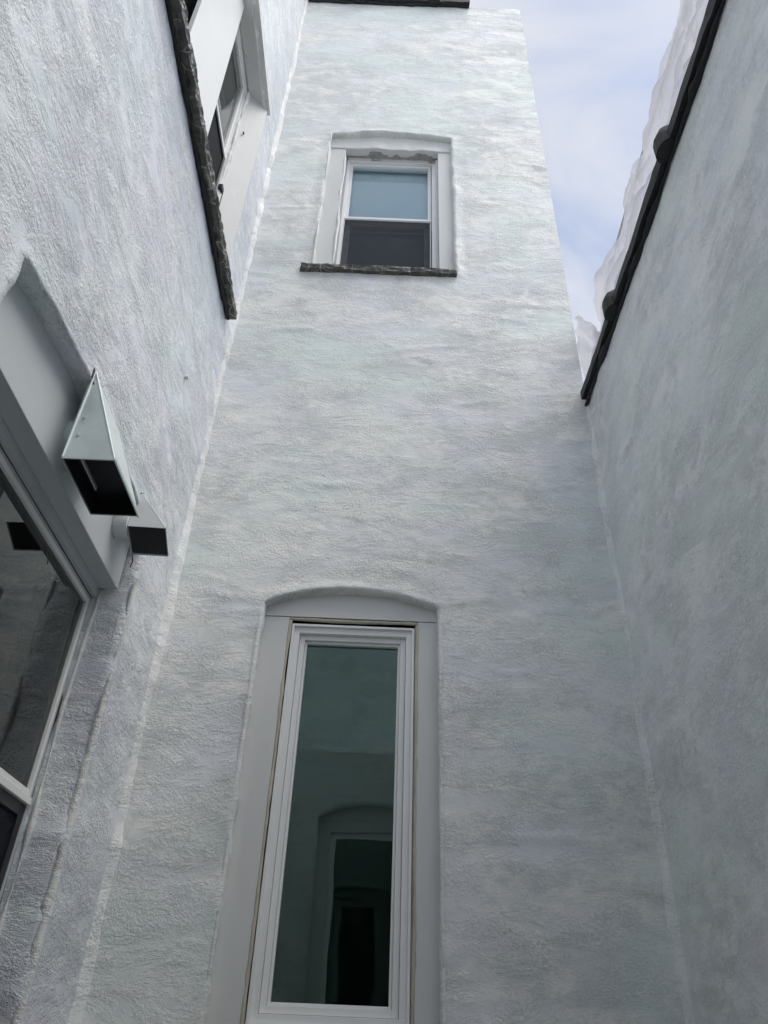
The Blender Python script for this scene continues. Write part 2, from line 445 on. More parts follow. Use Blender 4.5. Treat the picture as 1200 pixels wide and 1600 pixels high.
def bead(name, path, rad, m, parent, seed=3, step=0.02, var=0.5, segs=6, wander=0.004):
    """irregular bead of caulk or paint along a polyline"""
    N = VN(seed); pts = []
    for a, b in zip(path[:-1], path[1:]):
        a = Vector(a); b = Vector(b); n = max(1, int((b - a).length / step))
        for k in range(n): pts.append(a.lerp(b, k / n))
    pts.append(Vector(path[-1])); vs = []; fs = []; s = 0
    for i, p in enumerate(pts):
        d = (pts[min(i + 1, len(pts) - 1)] - pts[max(i - 1, 0)]).normalized()
        s += step
        x = d.orthogonal().normalized() if abs(d.z) < 0.9 else Vector((1, 0, 0)).cross(d).normalized()
        y = d.cross(x).normalized()
        r = rad * max(0.25, 1 + var * float(N(s * 6, 1, 3))); w_ = wander
        c = p + x * w_ * float(N(s * 4, 9, 3)) + y * w_ * float(N(s * 4, 19, 3))
        for k in range(segs):
            t = 2 * math.pi * k / segs
            rr = r * (1 + 0.35 * float(N(s * 25, k * 3.3, 2)))
            vs.append(tuple(c + x * rr * math.cos(t) + y * rr * math.sin(t)))
    n = len(pts)
    for i in range(n - 1):
        for k in range(segs):
            a = i * segs + k; b = i * segs + (k + 1) % segs
            fs.append((a, b, b + segs, a + segs))
    fs.append(tuple(range(segs))[::-1]); fs.append(tuple((n - 1) * segs + k for k in range(segs)))
    o = mk(name, vs, fs, m, parent, True); recalc(o); return o

def tube(name, a, b, r, m, parent=None, segs=24, cap=True):
    a = Vector(a); b = Vector(b); d = (b - a).normalized(); x = d.orthogonal().normalized(); y = d.cross(x)
    vs = []; fs = []
    for p in (a, b):
        for k in range(segs):
            t = 2 * math.pi * k / segs; vs.append(tuple(p + (x * math.cos(t) + y * math.sin(t)) * r))
    for k in range(segs): fs.append((k, (k + 1) % segs, segs + (k + 1) % segs, segs + k))
    if cap: fs.append(tuple(range(segs))[::-1]); fs.append(tuple(range(segs, 2 * segs)))
    o = mk(name, vs, fs, m, parent, False); recalc(o)
    return o

def rough_bar(name, P, L, prof, m, parent, seed=5, step=0.012, amp=0.004):
    """bar of closed profile [(n, h)...] swept along its length with chipped, uneven faces"""
    N = VN(seed); q = []
    for i, (a, b) in enumerate(prof):
        c, d = prof[(i + 1) % len(prof)]; n = max(1, int(math.hypot(c - a, d - b) / 0.012))
        for k in range(n): q.append((a + (c - a) * k / n, b + (d - b) * k / n))
    ss = linsp(0, L, step); vs = []; fs = []; m_ = len(q)
    for s in ss:
        for k, (n_, h_) in enumerate(q):
            e = amp * (float(N(s * 14, k * 1.3, 3)) + 0.8 * float(N(s * 55, k * 2.1, 2)))
            e2 = amp * float(N(s * 14 + 50, k * 1.3, 3)); e3 = amp * float(N(k * 2.0, s * 9, 2))
            vs.append(P(s + e3, n_ + e, h_ + e2))
    for i in range(len(ss) - 1):
        for k in range(m_):
            a = i * m_ + k; b = i * m_ + (k + 1) % m_
            fs.append((a, b, b + m_, a + m_))
    fs.append(tuple(range(m_))[::-1]); fs.append(tuple((len(ss) - 1) * m_ + k for k in range(m_)))
    o = mk(name, vs, fs, m, parent, False); recalc(o); return o

# ------------------------------------------------------------------ setting: ground
D, XL, XR, YB = 2.6, -0.83, 0.945, -0.45
g = mk('ground', [(-120, -120, -1.5), (120, -120, -1.5), (120, 120, -1.5), (-120, 120, -1.5)], [(0, 1, 2, 3)], M_CONC)
g['kind'] = 'structure'

# ------------------------------------------------------------------ FRONT WALL
FW = thing('house_wall', 'tall white stuccoed wall straight ahead with a small sash window above a tall narrow window', 'wall', (0.05, D + 0.2, -1.5))
PF = lambda u, v, n: (u, D - n, v)
low = (0.0 - 0.12, 1.425, 0.068, -0.463, 0.224)
upp = (3.53, 4.985, 0.05, -0.468, 0.335)
plaster_wall('plaster', PF, XL - 0.03, 0.945, -1.5, 7.12, [low, upp], M_FRONT, FW, 0.0155, 11, [0.045, 0.045], corners=(XL, XR))
# body of the wall behind the plaster (with the openings left free)
boxes('wall_core', [((XL, D + 0.03, -1.5), (low[3] - 0.01, D + 0.35, 7.10)), ((0.345, D + 0.03, -1.5), (0.938, D + 0.35, 7.10)),
                    ((low[3] - 0.01, D + 0.03, -1.5), (0.345, D + 0.35, -0.14)), ((low[3] - 0.01, D + 0.06, 1.56), (0.345, D + 0.35, 3.49)),
                    ((low[3] - 0.01, D + 0.06, 5.08), (0.345, D + 0.35, 7.10))], M_ROOF, FW)
boxes('wall_side', [((0.938, D + 0.004, -1.5), (0.943, D + 3.0, 7.115)), ((XL, D + 0.004, 7.10), (0.938, D + 3.0, 7.116))], M_FRONT, FW)

def fillet(name, path, dA, dB, nA, nB, m, parent, seed, w=0.024, convex=False):
    """ragged fillet of paint and caulk filling an inner corner: dA, dB run along the two walls, nA, nB out of them"""
    N = VN(seed); vs = []; fs = []; dA, dB, nA, nB = map(Vector, (dA, dB, nA, nB)); s = 0; pts = []
    for a, b in zip(path[:-1], path[1:]):
        a, b = Vector(a), Vector(b); n = int((b - a).length / 0.012)
        pts += [a.lerp(b, k / n) for k in range(n)]
    pts.append(Vector(path[-1]))
    for i, p in enumerate(pts):
        s = i * 0.012
        wa = w * max(0.25, 1 + 0.4 * float(N(s * 2.1, 1, 3)) + 0.16 * float(N(s * 18, 4, 4, 0.6)))
        wb = w * max(0.25, 1 + 0.4 * float(N(s * 2.1, 41, 3)) + 0.16 * float(N(s * 18, 44, 4, 0.6)))
        e = 0.0005 * float(N(s * 12, 7, 3))
        vs += [tuple(p + dA * wa - nA * 0.004), tuple(p + dA * (wa * 0.8) + nA * (0.0035 + e)), tuple(p + (nA + nB) * 0.005 if convex else p + dA * (wa * 0.4 + 0.004) + dB * (wb * 0.4 + 0.004) + (nA + nB) * (e + 0.001)),
               tuple(p + dB * (wb * 0.8) + nB * (0.0035 + e)), tuple(p + dB * wb - nB * 0.004)]
    for i in range(len(pts) - 1):
        for k in range(4):
            a = i * 5 + k; fs.append((a, a + 1, a + 6, a + 5))
    o = mk(name, vs, fs, m, parent, True); recalc(o); return o
fillet('corner_bead', [(XL - 0.004, D, z) for z in (-1.5, -0.3, 0.5, 1.2, 2.4, 3.4, 4.6, 5.8, 7.1)],
       (1, 0, 0), (0, -1, 0), (0, -1, 0), (1, 0, 0), M_FRESH, FW, 21)
# coping tiles along the top of the front wall
def coping(P, s0, s1, parent, m, bell_at=None, seed=1, w0=-0.045, w1=0.30, h=0.062, name='coping_tile'):
    """camelback clay coping tile from s0 to s1; P(s, n, h): n is out of the wall (negative = over it)"""
    N = VN(seed)
    def profile(k):
        q = [(-w0 - 0.0 + k, 0 - k * 0.3), (-w0 + k, h + k * 0.5)]
        for t in range(1, 8):
            a = math.pi * t / 8
            c = (-w0 - w1) / 2; r = (w1 - w0) / 2
            q.append((c + (r + k) * math.cos(a), h + k * 0.5 + (0.075 + k) * math.sin(a)))
        q += [(-w1 - k, h + k * 0.5), (-w1 - k, 0 - k * 0.3)]
        return q
    st = []
    ss = linsp(s0, s1 - 0.09 if bell_at else s1, 0.03)
    for s in ss: st.append((s, 0))
    if bell_at:
        st += [(s1 - 0.088, 0.004), (s1 - 0.082, 0.015), (s1 - 0.068, 0.024), (s1 - 0.045, 0.028), (s1 - 0.022, 0.024), (s1 - 0.006, 0.015), (s1, 0.004)]
    vs = []; fs = []
    for s, k in st:
        for j, (n_, h_) in enumerate(profile(k)):
            e = 0.0022 * float(N(s * 11, j * 1.7, 3))
            vs.append(P(s, n_ + e, h_ + e))
    mm = len(profile(0))
    for i in range(len(st) - 1):
        for j in range(mm):
            a = i * mm + j; b = i * mm + (j + 1) % mm
            fs.append((a, b, b + mm, a + mm))
    fs.append(tuple(range(mm))[::-1]); fs.append(tuple((len(st) - 1) * mm + j for j in range(mm)))
    o = mk(name, vs, fs, m, parent, False); recalc(o)
    return o
PFc = lambda s, n, h: (s, D - n, 7.105 + h)
for a, b, bl in ((-0.83, -0.345, True), (-0.342, 0.268, True), (0.271, 0.522, False)):
    coping(PFc, a, b, FW, M_TAR, bl, int(a * 10) + 20)
bead('tar_seam', [(-0.82, D - 0.012, 7.10), (0.52, D - 0.014, 7.098)], 0.009, M_TAR, FW, 31, 0.015, 0.8)

# ---- tall narrow window, front wall
def sc(p, y): return p * y / D                       # sizes read on the wall plane, taken back to depth y
yB = D + 0.042                                       # face of the flat boards
fx0, fx1, fz1 = sc(-0.355, yB), sc(0.142, yB), sc(1.345, yB)
def arch_panel(name, x0, x1, z0, spring, rise, ox0, ox1, y, m, parent, th=0.02):
    n = 24; vs = []; fs = []
    for i in range(n + 1):
        x = x0 + (x1 - x0) * i / n; t = (x - ox0) / (ox1 - ox0) * 2 - 1
        zt = spring + rise * max(0, 1 - t * t) + 0.012
        for yy in (y, y + th):
            vs += [(x, yy, z0), (x, yy, zt)]
    for i in range(n):
        a = i * 4; b = a + 4
        fs += [(a, b, b + 1, a + 1), (a + 2, a + 3, b + 3, b + 2), (a, a + 2, b + 2, b)]
    fs += [(0, 1, 3, 2), (4 * n, 4 * n + 2, 4 * n + 3, 4 * n + 1)]
    o = mk(name, vs, fs, m, parent); recalc(o); return o
win = boxes('window', [((fx0 + 0.012, yB + 0.012, -0.12), (fx0 + 0.045, yB + 0.10, fz1 - 0.012)),
                       ((fx1 - 0.045, yB + 0.012, -0.12), (fx1 - 0.012, yB + 0.10, fz1 - 0.012)),
                       ((fx0 + 0.045, yB + 0.012, fz1 - 0.047), (fx1 - 0.045, yB + 0.10, fz1 - 0.012)),
                       ((fx0 + 0.045, yB + 0.012, -0.02), (fx1 - 0.045, yB + 0.10, 0.083))], M_VINYL, FW, 0.0015)
win['label'] = 'tall narrow white window with a single dark green pane'
P0 = lambda *a, **k: boxes(*a, **k)
boxes('board', [((low[3] - 0.006, yB, -0.14), (fx0, yB + 0.02, fz1 + 0.013))], M_PANEL, win, 0.001)
boxes('board', [((fx1, yB, -0.14), (low[4] + 0.006, yB + 0.02, fz1 + 0.013))], M_PANEL, win, 0.001)
arch_panel('arched_board', low[3] - 0.004, low[4] + 0.004, fz1 + 0.0155, low[1], low[2], low[3], low[4], yB - 0.003, M_PANEL, win)
# sealant lines
for nm, pth, rd, mm in (('sealant', [(fx0 + 0.004, yB + 0.004, -0.12), (fx0 + 0.005, yB + 0.004, fz1 - 0.002)], 0.006, M_BEIGE),
                        ('sealant', [(fx0, yB + 0.005, fz1 + 0.006), (fx1, yB + 0.005, fz1 + 0.006)], 0.006, M_BEIGE),
                        ('sealant', [(fx1 - 0.003, yB + 0.004, fz1), (fx1 - 0.003, yB + 0.004, -0.12)], 0.006, M_BEIGE)):
    bead(nm, pth, rd, mm, win, 41 + len(pth), 0.02, 0.3, 8, 0.0015)
boxes('jamb_strip', [((fx1 - 0.0115, yB + 0.003, -0.12), (fx1 - 0.0065, yB + 0.10, fz1 - 0.003))], M_BROWN, win)
# sash: stepped profile round the pane
sx0, sx1, sz0, sz1 = fx0 + 0.047, fx1 - 0.047, 0.0855, fz1 - 0.049
def ring(name, x0, x1, z0, z1, w_, y0, y1, m, parent, bev=0.0012):
    return boxes(name, [((x0, y0, z0), (x0 + w_, y1, z1)), ((x1 - w_, y0, z0), (x1, y1, z1)),
                        ((x0 + w_, y0, z1 - w_), (x1 - w_, y1, z1)), ((x0 + w_, y0, z0), (x1 - w_, y1, z0 + w_))], m, parent, bev)
ring('outer_lip', fx0 + 0.014, fx1 - 0.014, 0.053, fz1 - 0.014, 0.009, yB + 0.0, yB + 0.0118, M_VINYL, win)
ring('sash', sx0 - 0.001, sx1 + 0.001, sz0 - 0.001, sz1 + 0.001, 0.020, yB + 0.030, yB + 0.075, M_VINYL, win)
ring('glazing_bead', sx0 + 0.0195, sx1 - 0.0195, sz0 + 0.0195, sz1 - 0.0195, 0.009, yB + 0.042, yB + 0.07, M_VINYL, win)
px0, px1, pz0, pz1 = sx0 + 0.027, sx1 - 0.027, sz0 + 0.027, sz1 - 0.027
def pane(name, x0, x1, z0, z1, y, m, parent):
    return boxes(name, [((x0, y, z0), (x1, y + 0.002, z1))], m, parent)
mk('pane', [(px0, yB + 0.058, pz0), (px1, yB + 0.058, pz0), (px1, yB + 0.058, pz1), (px0, yB + 0.058, pz1)], [(0, 1, 2, 3)], M_GLASS, win)
boxes('sill_nosing', [((fx0 + 0.012, yB - 0.012, 0.030), (fx1 - 0.012, yB + 0.011, 0.052))], M_VINYL, win, 0.003)

# rooms behind windows
def room(lo, hi, open_axis, open_side, parent, m=M_INNER):
    x0, y0, z0 = lo; x1, y1, z1 = hi
    vs = [(x, y, z) for x in (x0, x1) for y in (y0, y1) for z in (z0, z1)]
    F_ = {('x', 0): (0, 1, 3, 2), ('x', 1): (4, 6, 7, 5), ('y', 0): (0, 4, 5, 1), ('y', 1): (2, 3, 7, 6), ('z', 0): (0, 2, 6, 4), ('z', 1): (1, 5, 7, 3)}
    fs = [f for k, f in F_.items() if k != (open_axis, open_side)]
    return mk('room', vs, fs, m, parent)
room((-0.62, D + 0.16, -1.2), (0.5, D + 2.0, 1.52), 'y', 0, FW)
room((-0.62, D + 0.16, 3.3), (0.5, D + 2.0, 5.03), 'y', 0, FW)

# ---- small sash window, upper front wall
y1_ = D + 0.042; y2_ = D + 0.115
s1 = y1_ / D; s2 = y2_ / D
ux0, ux1 = -0.358 * s1, 0.243 * s1                   # inner edge of the plaster band
hz = 4.80 * s1
def lumpy(name, x0, x1, z0, z1, y, m, parent, seed, amp=0.006, arch=None, step=0.012, back=0.0):
    N = VN(seed); xs = linsp(x0, x1, step); zs = linsp(z0, z1, step); vs = []; fs = []
    for z in zs:
        for x in xs:
            zz = z
            if arch:
                t = (x - arch[0]) / (arch[1] - arch[0]) * 2 - 1
                zz = z + (z - z0) / (z1 - z0) * arch[2] * max(0, 1 - t * t)
            edge = 1 - (z - z0) / (z1 - z0) if arch else 0
            vs.append((x, y - abs(amp * float(N(x * 7, z * 9, 3))) , zz + 0.004 * float(N(x * 16, 3, 3)) * edge))
    nx = len(xs)
    for j in range(len(zs) - 1):
        for i in range(nx - 1):
            a = j * nx + i; fs.append((a, a + 1, a + nx + 1, a + nx))
    b0 = len(vs)
    for (j) in range(nx): vs.append((vs[j][0], vs[j][1] + 0.05, vs[j][2] + 0.004))
    for i in range(nx - 1): fs.append((i, i + 1, b0 + i + 1, b0 + i))
    o = mk(name, vs, fs, m, parent, True); recalc(o); return o
up = ring('window', -0.333 * s2, 0.226 * s2, 3.50, 4.668 * s2, 0.012, y2_, y2_ + 0.07, M_VINYL, FW)
up['label'] = 'small double-hung window with pale upper pane and dark lower screen'
lumpy('plaster_head', upp[3] - 0.004, upp[4] + 0.004, hz, upp[1] + 0.004, y1_ - 0.004, M_PANEL, up, 61, 0.006, (upp[3], upp[4], upp[2]))
boxes('casing', [((upp[3] - 0.006, y1_, 3.50), (ux0, y1_ + 0.02, hz))], M_PANEL, up, 0.002)
boxes('casing', [((ux1 + 0.0, y1_, 3.50), (upp[4] + 0.006, y1_ + 0.02, hz))], M_PANEL, up, 0.002)
# crumbling lintel underside and jambs
def rect_rough(name, A, B, C_, Dd, m, parent, seed, amp=0.006, n=(40, 8)):
    N = VN(seed); A, B, C_, Dd = map(Vector, (A, B, C_, Dd)); nr = (B - A).cross(Dd - A).normalized(); vs = []; fs = []
    for j in range(n[1] + 1):
        for i in range(n[0] + 1):
            a, b = i / n[0], j / n[1]
            p = A.lerp(B, a).lerp(Dd.lerp(C_, a), b)
            vs.append(tuple(p + nr * amp * float(N(p.x * 25 + p.z * 11, p.y * 25 + p.z * 17, 3))))
    for j in range(n[1]):
        for i in range(n[0]):
            a = j * (n[0] + 1) + i; fs.append((a, a + 1, a + n[0] + 2, a + n[0] + 1))
    return mk(name, vs, fs, m, parent, True)
rect_rough('lintel', (ux0 - 0.01, y1_ + 0.012, hz + 0.006), (ux1 + 0.01, y1_ + 0.012, hz + 0.006), (ux1 + 0.01, y2_ + 0.03, hz - 0.0), (ux0 - 0.01, y2_ + 0.03, hz - 0.0), M_CRUMB, up, 7, 0.006)
boxes('jamb', [((ux0 - 0.012, y1_ + 0.0205, 3.50), (ux0 - 0.001, y2_ + 0.06, hz - 0.004))], M_TRIM, up)
boxes('jamb', [((ux1 + 0.001, y1_ + 0.0205, 3.50), (ux1 + 0.012, y2_ + 0.06, hz - 0.004)),
               ((ux1 - 0.012, y1_ + 0.045, 3.50), (ux1 + 0.0005, y2_ + 0.05, hz - 0.006))], M_TRIM, up, 0.002)
boxes('head_trim', [((-0.340 * s2, y2_ - 0.012, 4.668 * s2 + 0.001), (0.232 * s2, y2_ + 0.05, 4.668 * s2 + 0.03)),
                    ((-0.34 * s2, y2_ - 0.002, 4.668 * s2 + 0.031), (0.232 * s2, y2_ + 0.05, hz + 0.02))], M_TRIM, up, 0.002)
gx0, gx1 = -0.322 * s2, 0.200 * s2
mz = 4.045 * s2
ring('upper_sash', gx0, gx1, mz, 4.655 * s2, 0.022, y2_ + 0.018, y2_ + 0.05, M_VINYL, up)
boxes('meeting_rail', [((gx0 - 0.004, y2_ + 0.001, mz - 0.022), (gx1 - 0.001, y2_ + 0.017, mz - 0.002))], M_VINYL, up, 0.0015)
mk('pane', [(gx0 + 0.01, y2_ + 0.036, mz + 0.01), (gx1 - 0.01, y2_ + 0.036, mz + 0.01), (gx1 - 0.01, y2_ + 0.036, 4.64 * s2), (gx0 + 0.01, y2_ + 0.036, 4.64 * s2)], [(0, 1, 2, 3)], M_GLASSC, up)
ring('screen_frame', gx0 - 0.001, gx1 - 0.002, 3.56, mz - 0.0225, 0.008, y2_ + 0.004, y2_ + 0.014, M_ALU, up)
mk('screen', [(gx0 + 0.005, y2_ + 0.009, 3.56), (gx1 - 0.006, y2_ + 0.009, 3.56), (gx1 - 0.006, y2_ + 0.009, mz - 0.026), (gx0 + 0.005, y2_ + 0.009, mz - 0.026)], [(0, 1, 2, 3)], M_SCREEN, up)
ring('lower_sash', gx0 + 0.004, gx1 - 0.006, 3.56, mz + 0.02, 0.035, y2_ + 0.052, y2_ + 0.075, M_ALU, up)
mk('pane', [(gx0 + 0.03, y2_ + 0.062, 3.58), (gx1 - 0.03, y2_ + 0.062, 3.58), (gx1 - 0.03, y2_ + 0.062, mz), (gx0 + 0.03, y2_ + 0.062, mz)], [(0, 1, 2, 3)], M_GLASSC, up)
boxes('side_track', [((0.202 * s2, y2_ - 0.006, 3.50), (0.226 * s2, y2_ - 0.001, 4.66 * s2)), ((0.231 * s2, y2_ - 0.02, 3.50), (0.238 * s2, y2_ - 0.001, 4.66 * s2))], M_VINYL, up, 0.001)
boxes('side_track', [((-0.338 * s2, y2_ - 0.006, 3.50), (-0.330 * s2, y2_ - 0.001, 4.66 * s2))], M_VINYL, up, 0.001)
bl = mk('roller_blind', [(gx0 - 0.01, y2_ + 0.078, mz - 0.0), (gx1 + 0.01, y2_ + 0.078, mz - 0.0), (gx1 + 0.01, y2_ + 0.078, hz), (gx0 - 0.01, y2_ + 0.078, hz),
                         (gx0 - 0.01, y2_ + 0.080, mz - 0.0), (gx1 + 0.01, y2_ + 0.080, mz - 0.0), (gx1 + 0.01, y2_ + 0.080, hz), (gx0 - 0.01, y2_ + 0.080, hz)],
        [(0, 1, 2, 3), (7, 6, 5, 4), (0, 4, 5, 1), (1, 5, 6, 2), (2, 6, 7, 3), (3, 7, 4, 0)], M_BLIND)
bl['label'] = 'pale blue blind drawn halfway down behind the upper pane of the small front window'; bl['category'] = 'blind'
boxes('frame_filler', [((ux0 - 0.0005, y2_ + 0.003, 3.50), (-0.3335 * s2, y2_ + 0.03, hz)), ((0.2265 * s2, y2_ + 0.003, 3.50), (ux1 + 0.0005, y2_ + 0.03, hz))], M_TRIM, up, 0.001)
# dark sill with flaking paint
PS = lambda s, n, h: (-0.528 + s, D - n, 3.50 + h)
sill = rough_bar('sill', PS, 0.865, [(0.026, 0.0), (0.03, 0.038), (-0.11, 0.062), (-0.11, 0.0)], M_SILL, FW, 71, 0.01, 0.003)
sill['label'] = 'dark stone sill with cracked paint under the small front window'
bead('paint_edge', [(upp[3] - 0.003, D - 0.002, 3.56), (upp[3] + 0.002, D - 0.002, 4.2), (upp[3] - 0.003, D - 0.002, 4.98)], 0.007, M_BEAD, FW, 81, 0.02, 0.7)
fillet('paint_edge', [(low[3], D, -0.14), (low[3], D, 1.38)], (-1, 0, 0), (0, 1, 0), (0, -1, 0), (1, 0, 0), M_FRESH, FW, 82, 0.012, True)
fillet('paint_edge', [(low[4], D, -0.14), (low[4], D, 1.40)], (1, 0, 0), (0, 1, 0), (0, -1, 0), (-1, 0, 0), M_FRESH, FW, 83, 0.011, True)
bead('casing_edge', [(ux0 + 0.002, y1_ + 0.004, 3.56), (ux0, y1_ + 0.004, 4.2), (ux0, y1_ + 0.004, hz)], 0.006, M_TRIM, up, 84, 0.015, 0.9)

# ------------------------------------------------------------------ LEFT WALL
LW = thing('house_wall', 'left side wall of glossy white stucco with two sash windows one above the other', 'wall', (XL - 0.2, 1.1, -1.5))
PL = lambda u, v, n: (XL + n - 0.004, u, v)
lo2 = (-0.9, 1.415, 0.075, 1.045, 2.21)
up2 = (2.98, 4.655, 0.0, 0.86, 2.302)
plaster_wall('plaster', PL, YB, D + 0.03, -1.5, 7.6, [lo2, up2], M_LEFT, LW, 0.0165, 12, [0.13, 0.11], 1.25, {1: 0.10}, corners=(D,))
boxes('wall_core', [((XL - 0.35, YB, -1.5), (XL - 0.03, 0.84, 7.58)), ((XL - 0.35, 2.34, -1.5), (XL - 0.03, D + 0.03, 7.58)),
                    ((XL - 0.35, 0.84, -1.5), (XL - 0.03, 2.34, -0.92)), ((XL - 0.35, 0.84, 1.54), (XL - 0.05, 2.34, 2.92)),
                    ((XL - 0.35, 0.84, 4.74), (XL - 0.03, 2.34, 7.58)), ((XL - 0.35, 0.84, -0.92), (XL - 0.14, 1.02, 1.54)), ((XL - 0.35, 2.235, -0.92), (XL - 0.14, 2.34, 1.54))], M_ROOF, LW)
room((-3.2, 0.8, -1.2), (XL - 0.20, 2.5, 1.53), 'x', 1, LW)
room((-3.2, 0.7, 2.9), (XL - 0.20, 2.5, 4.72), 'x', 1, LW)
# lower left window: header board, frame, transom, black lower sash
wl = boxes('window', [((-0.995, 2.205 - 0.014, -0.9), (-0.964, 2.205, 1.19)), ((-0.995, 1.05, -0.9), (-0.958, 1.078, 1.19)),
                      ((-0.995, 1.078, 1.176), (-0.964, 2.191, 1.19))], M_ALU, LW, 0.001)
wl['label'] = 'wide grey-framed window with a dark open lower sash'
hb = boxes('header_board', [((-0.958, 1.048, 1.225), (-0.885, 2.20, 1.50))], M_PANELL, wl, 0.002)
boxes('header_trim', [((-0.962, 1.05, 1.1905), (-0.945, 2.20, 1.2245))], M_ALU, wl, 0.001)
def ringx(name, y0, y1, z0, z1, w_, x0, x1, m, parent, bev=0.001):
    return boxes(name, [((x0, y0, z0), (x1, y0 + w_, z1)), ((x0, y1 - w_, z0), (x1, y1, z1)),
                        ((x0, y0 + w_, z1 - w_), (x1, y1 - w_, z1)), ((x0, y0 + w_, z0), (x1, y1 - w_, z0 + w_))], m, parent, bev)
ringx('upper_sash', 1.079, 2.1905, 0.545, 1.1755, 0.017, -0.985, -0.962, M_VINYL, wl)
boxes('meeting_rail', [((-0.99, 1.079, 0.525), (-0.955, 2.1905, 0.5445))], M_VINYL, wl, 0.001)
mk('pane', [(-0.972, 1.09, 0.55), (-0.972, 2.18, 0.55), (-0.972, 2.18, 1.165), (-0.972, 1.09, 1.165)], [(0, 1, 2, 3)], M_GLASSN, wl)
ringx('lower_sash', 1.079, 2.190, -0.5, 0.524, 0.032, -0.99, -0.966, M_BLACK, wl)
mk('screen', [(-0.972, 1.10, -0.49), (-0.972, 2.17, -0.49), (-0.972, 2.17, 0.50), (-0.972, 1.10, 0.50)], [(0, 1, 2, 3)], M_SCREEND, wl)
fillet('paint_edge', [(XL - 0.004, 2.208, -1.0), (XL - 0.004, 2.209, 0.4), (XL - 0.004, 2.208, 1.25)], (0, 1, 0), (-1, 0, 0), (1, 0, 0), (0, -1, 0), M_FRESH, LW, 91, 0.018, True)
bead('paint_edge', [(-0.945, 2.20, -1.0), (-0.945, 2.203, 0.4), (-0.945, 2.203, 1.2)], 0.008, M_BEAD, LW, 92, 0.02, 0.9)
fillet('paint_edge', [(XL - 0.004, 2.300, 3.0), (XL - 0.004, 2.301, 3.8), (XL - 0.004, 2.300, 4.64)], (0, 1, 0), (-1, 0, 0), (1, 0, 0), (0, -1, 0), M_FRESH, LW, 93, 0.014, True)

tube('plug', (XL - 0.004, 2.152, 2.182), (XL + 0.012, 2.152, 2.182), 0.008, M_BEAD, LW, 10)
# upper left window
wu = ringx('window', 0.87, 2.196, 3.02, 4.655, 0.022, -0.985, -0.935, M_VINYL, LW)
wu['label'] = 'white sash window high in the left wall, its lower half dark'
ringx('upper_sash', 0.893, 2.173, 3.885, 4.632, 0.022, -0.975, -0.948, M_VINYL, wu)
boxes('meeting_rail', [((-0.965, 0.893, 3.86), (-0.940, 2.173, 3.884))], M_VINYL, wu, 0.001)
mk('pane', [(-0.962, 0.91, 3.89), (-0.962, 2.16, 3.89), (-0.962, 2.16, 4.62), (-0.962, 0.91, 4.62)], [(0, 1, 2, 3)], M_GLASSC, wu)
ringx('screen_frame', 0.893, 2.172, 3.043, 3.859, 0.02, -0.960, -0.942, M_BLACK, wu)
boxes('screen_bar', [((-0.952, 0.913, 3.45), (-0.938, 2.152, 3.465)), ((-0.952, 0.913, 3.30), (-0.938, 2.152, 3.31))], M_BLACK, wu)
mk('screen', [(-0.950, 0.91, 3.05), (-0.950, 2.16, 3.05), (-0.950, 2.16, 3.85), (-0.950, 0.91, 3.85)], [(0, 1, 2, 3)], M_SCREEND, wu)
boxes('head_trim', [((-0.925, 0.87, 4.640), (-0.845, 2.29, 4.652)), ((-0.845, 0.84, 4.654), (-0.812, 2.33, 4.70))], M_TRIM, wu, 0.003)
jb = mk('jamb_board', [(-0.824, 2.295, 2.99), (-0.928, 2.188, 2.99), (-0.928, 2.188, 4.642), (-0.824, 2.295, 4.642),
                  (-0.836, 2.31, 2.99), (-0.934, 2.22, 2.99), (-0.934, 2.22, 4.642), (-0.836, 2.31, 4.642)],
        [(0, 1, 2, 3), (7, 6, 5, 4), (0, 4, 5, 1), (1, 5, 6, 2), (2, 6, 7, 3), (3, 7, 4, 0)], M_JAMB, wu); recalc(jb)
boxes('plug', [((-0.900, 2.2, 4.2), (-0.892, 2.215, 4.206))], M_BLACK, wu)
bead('jamb_edge', [(-0.932, 2.188, 3.05), (-0.932, 2.188, 3.8), (-0.932, 2.188, 4.64)], 0.009, M_BEAD, wu, 95, 0.018, 0.8)
# black bracket at the foot of the screen
br = boxes('bracket', [((-0.925, 2.20, 3.25), (-0.912, 2.235, 3.62)), ((-0.935, 2.17, 3.58), (-0.912, 2.24, 3.62))], M_BLACK, wu, 0.004)
PS2 = lambda s, n, h: (XL + n, 0.7 + s, 2.925 + h)
sl2 = rough_bar('sill', PS2, 1.775, [(0.045, 0.0), (0.048, 0.048), (-0.10, 0.085), (-0.10, 0.0)], M_SILL, LW, 72, 0.01, 0.004)
sl2['label'] = 'long dark stone sill of the upper left window, paint flaking off'
bead('tar_seam', [(XL + 0.004, 0.7, 2.923), (XL + 0.004, 1.6, 2.921), (XL + 0.004, 2.47, 2.921)], 0.007, M_TAR, LW, 73, 0.012, 1.0, 6, 0.005)

# white board leaning in that window
wb = mk('board', [(-0.85, 1.318, 3.015), (-0.85, 1.731, 3.015), (-0.892, 1.731, 4.62), (-0.892, 1.318, 4.62),
                  (-0.868, 1.318, 3.013), (-0.868, 1.731, 3.013), (-0.910, 1.731, 4.618), (-0.910, 1.318, 4.618)],
        [(0, 1, 2, 3), (7, 6, 5, 4), (0, 4, 5, 1), (1, 5, 6, 2), (2, 6, 7, 3), (3, 7, 4, 0)], M_VINYL)
recalc(wb); wb['label'] = 'flat white board standing on the dark sill, leaning against the upper left window'; wb['category'] = 'board'

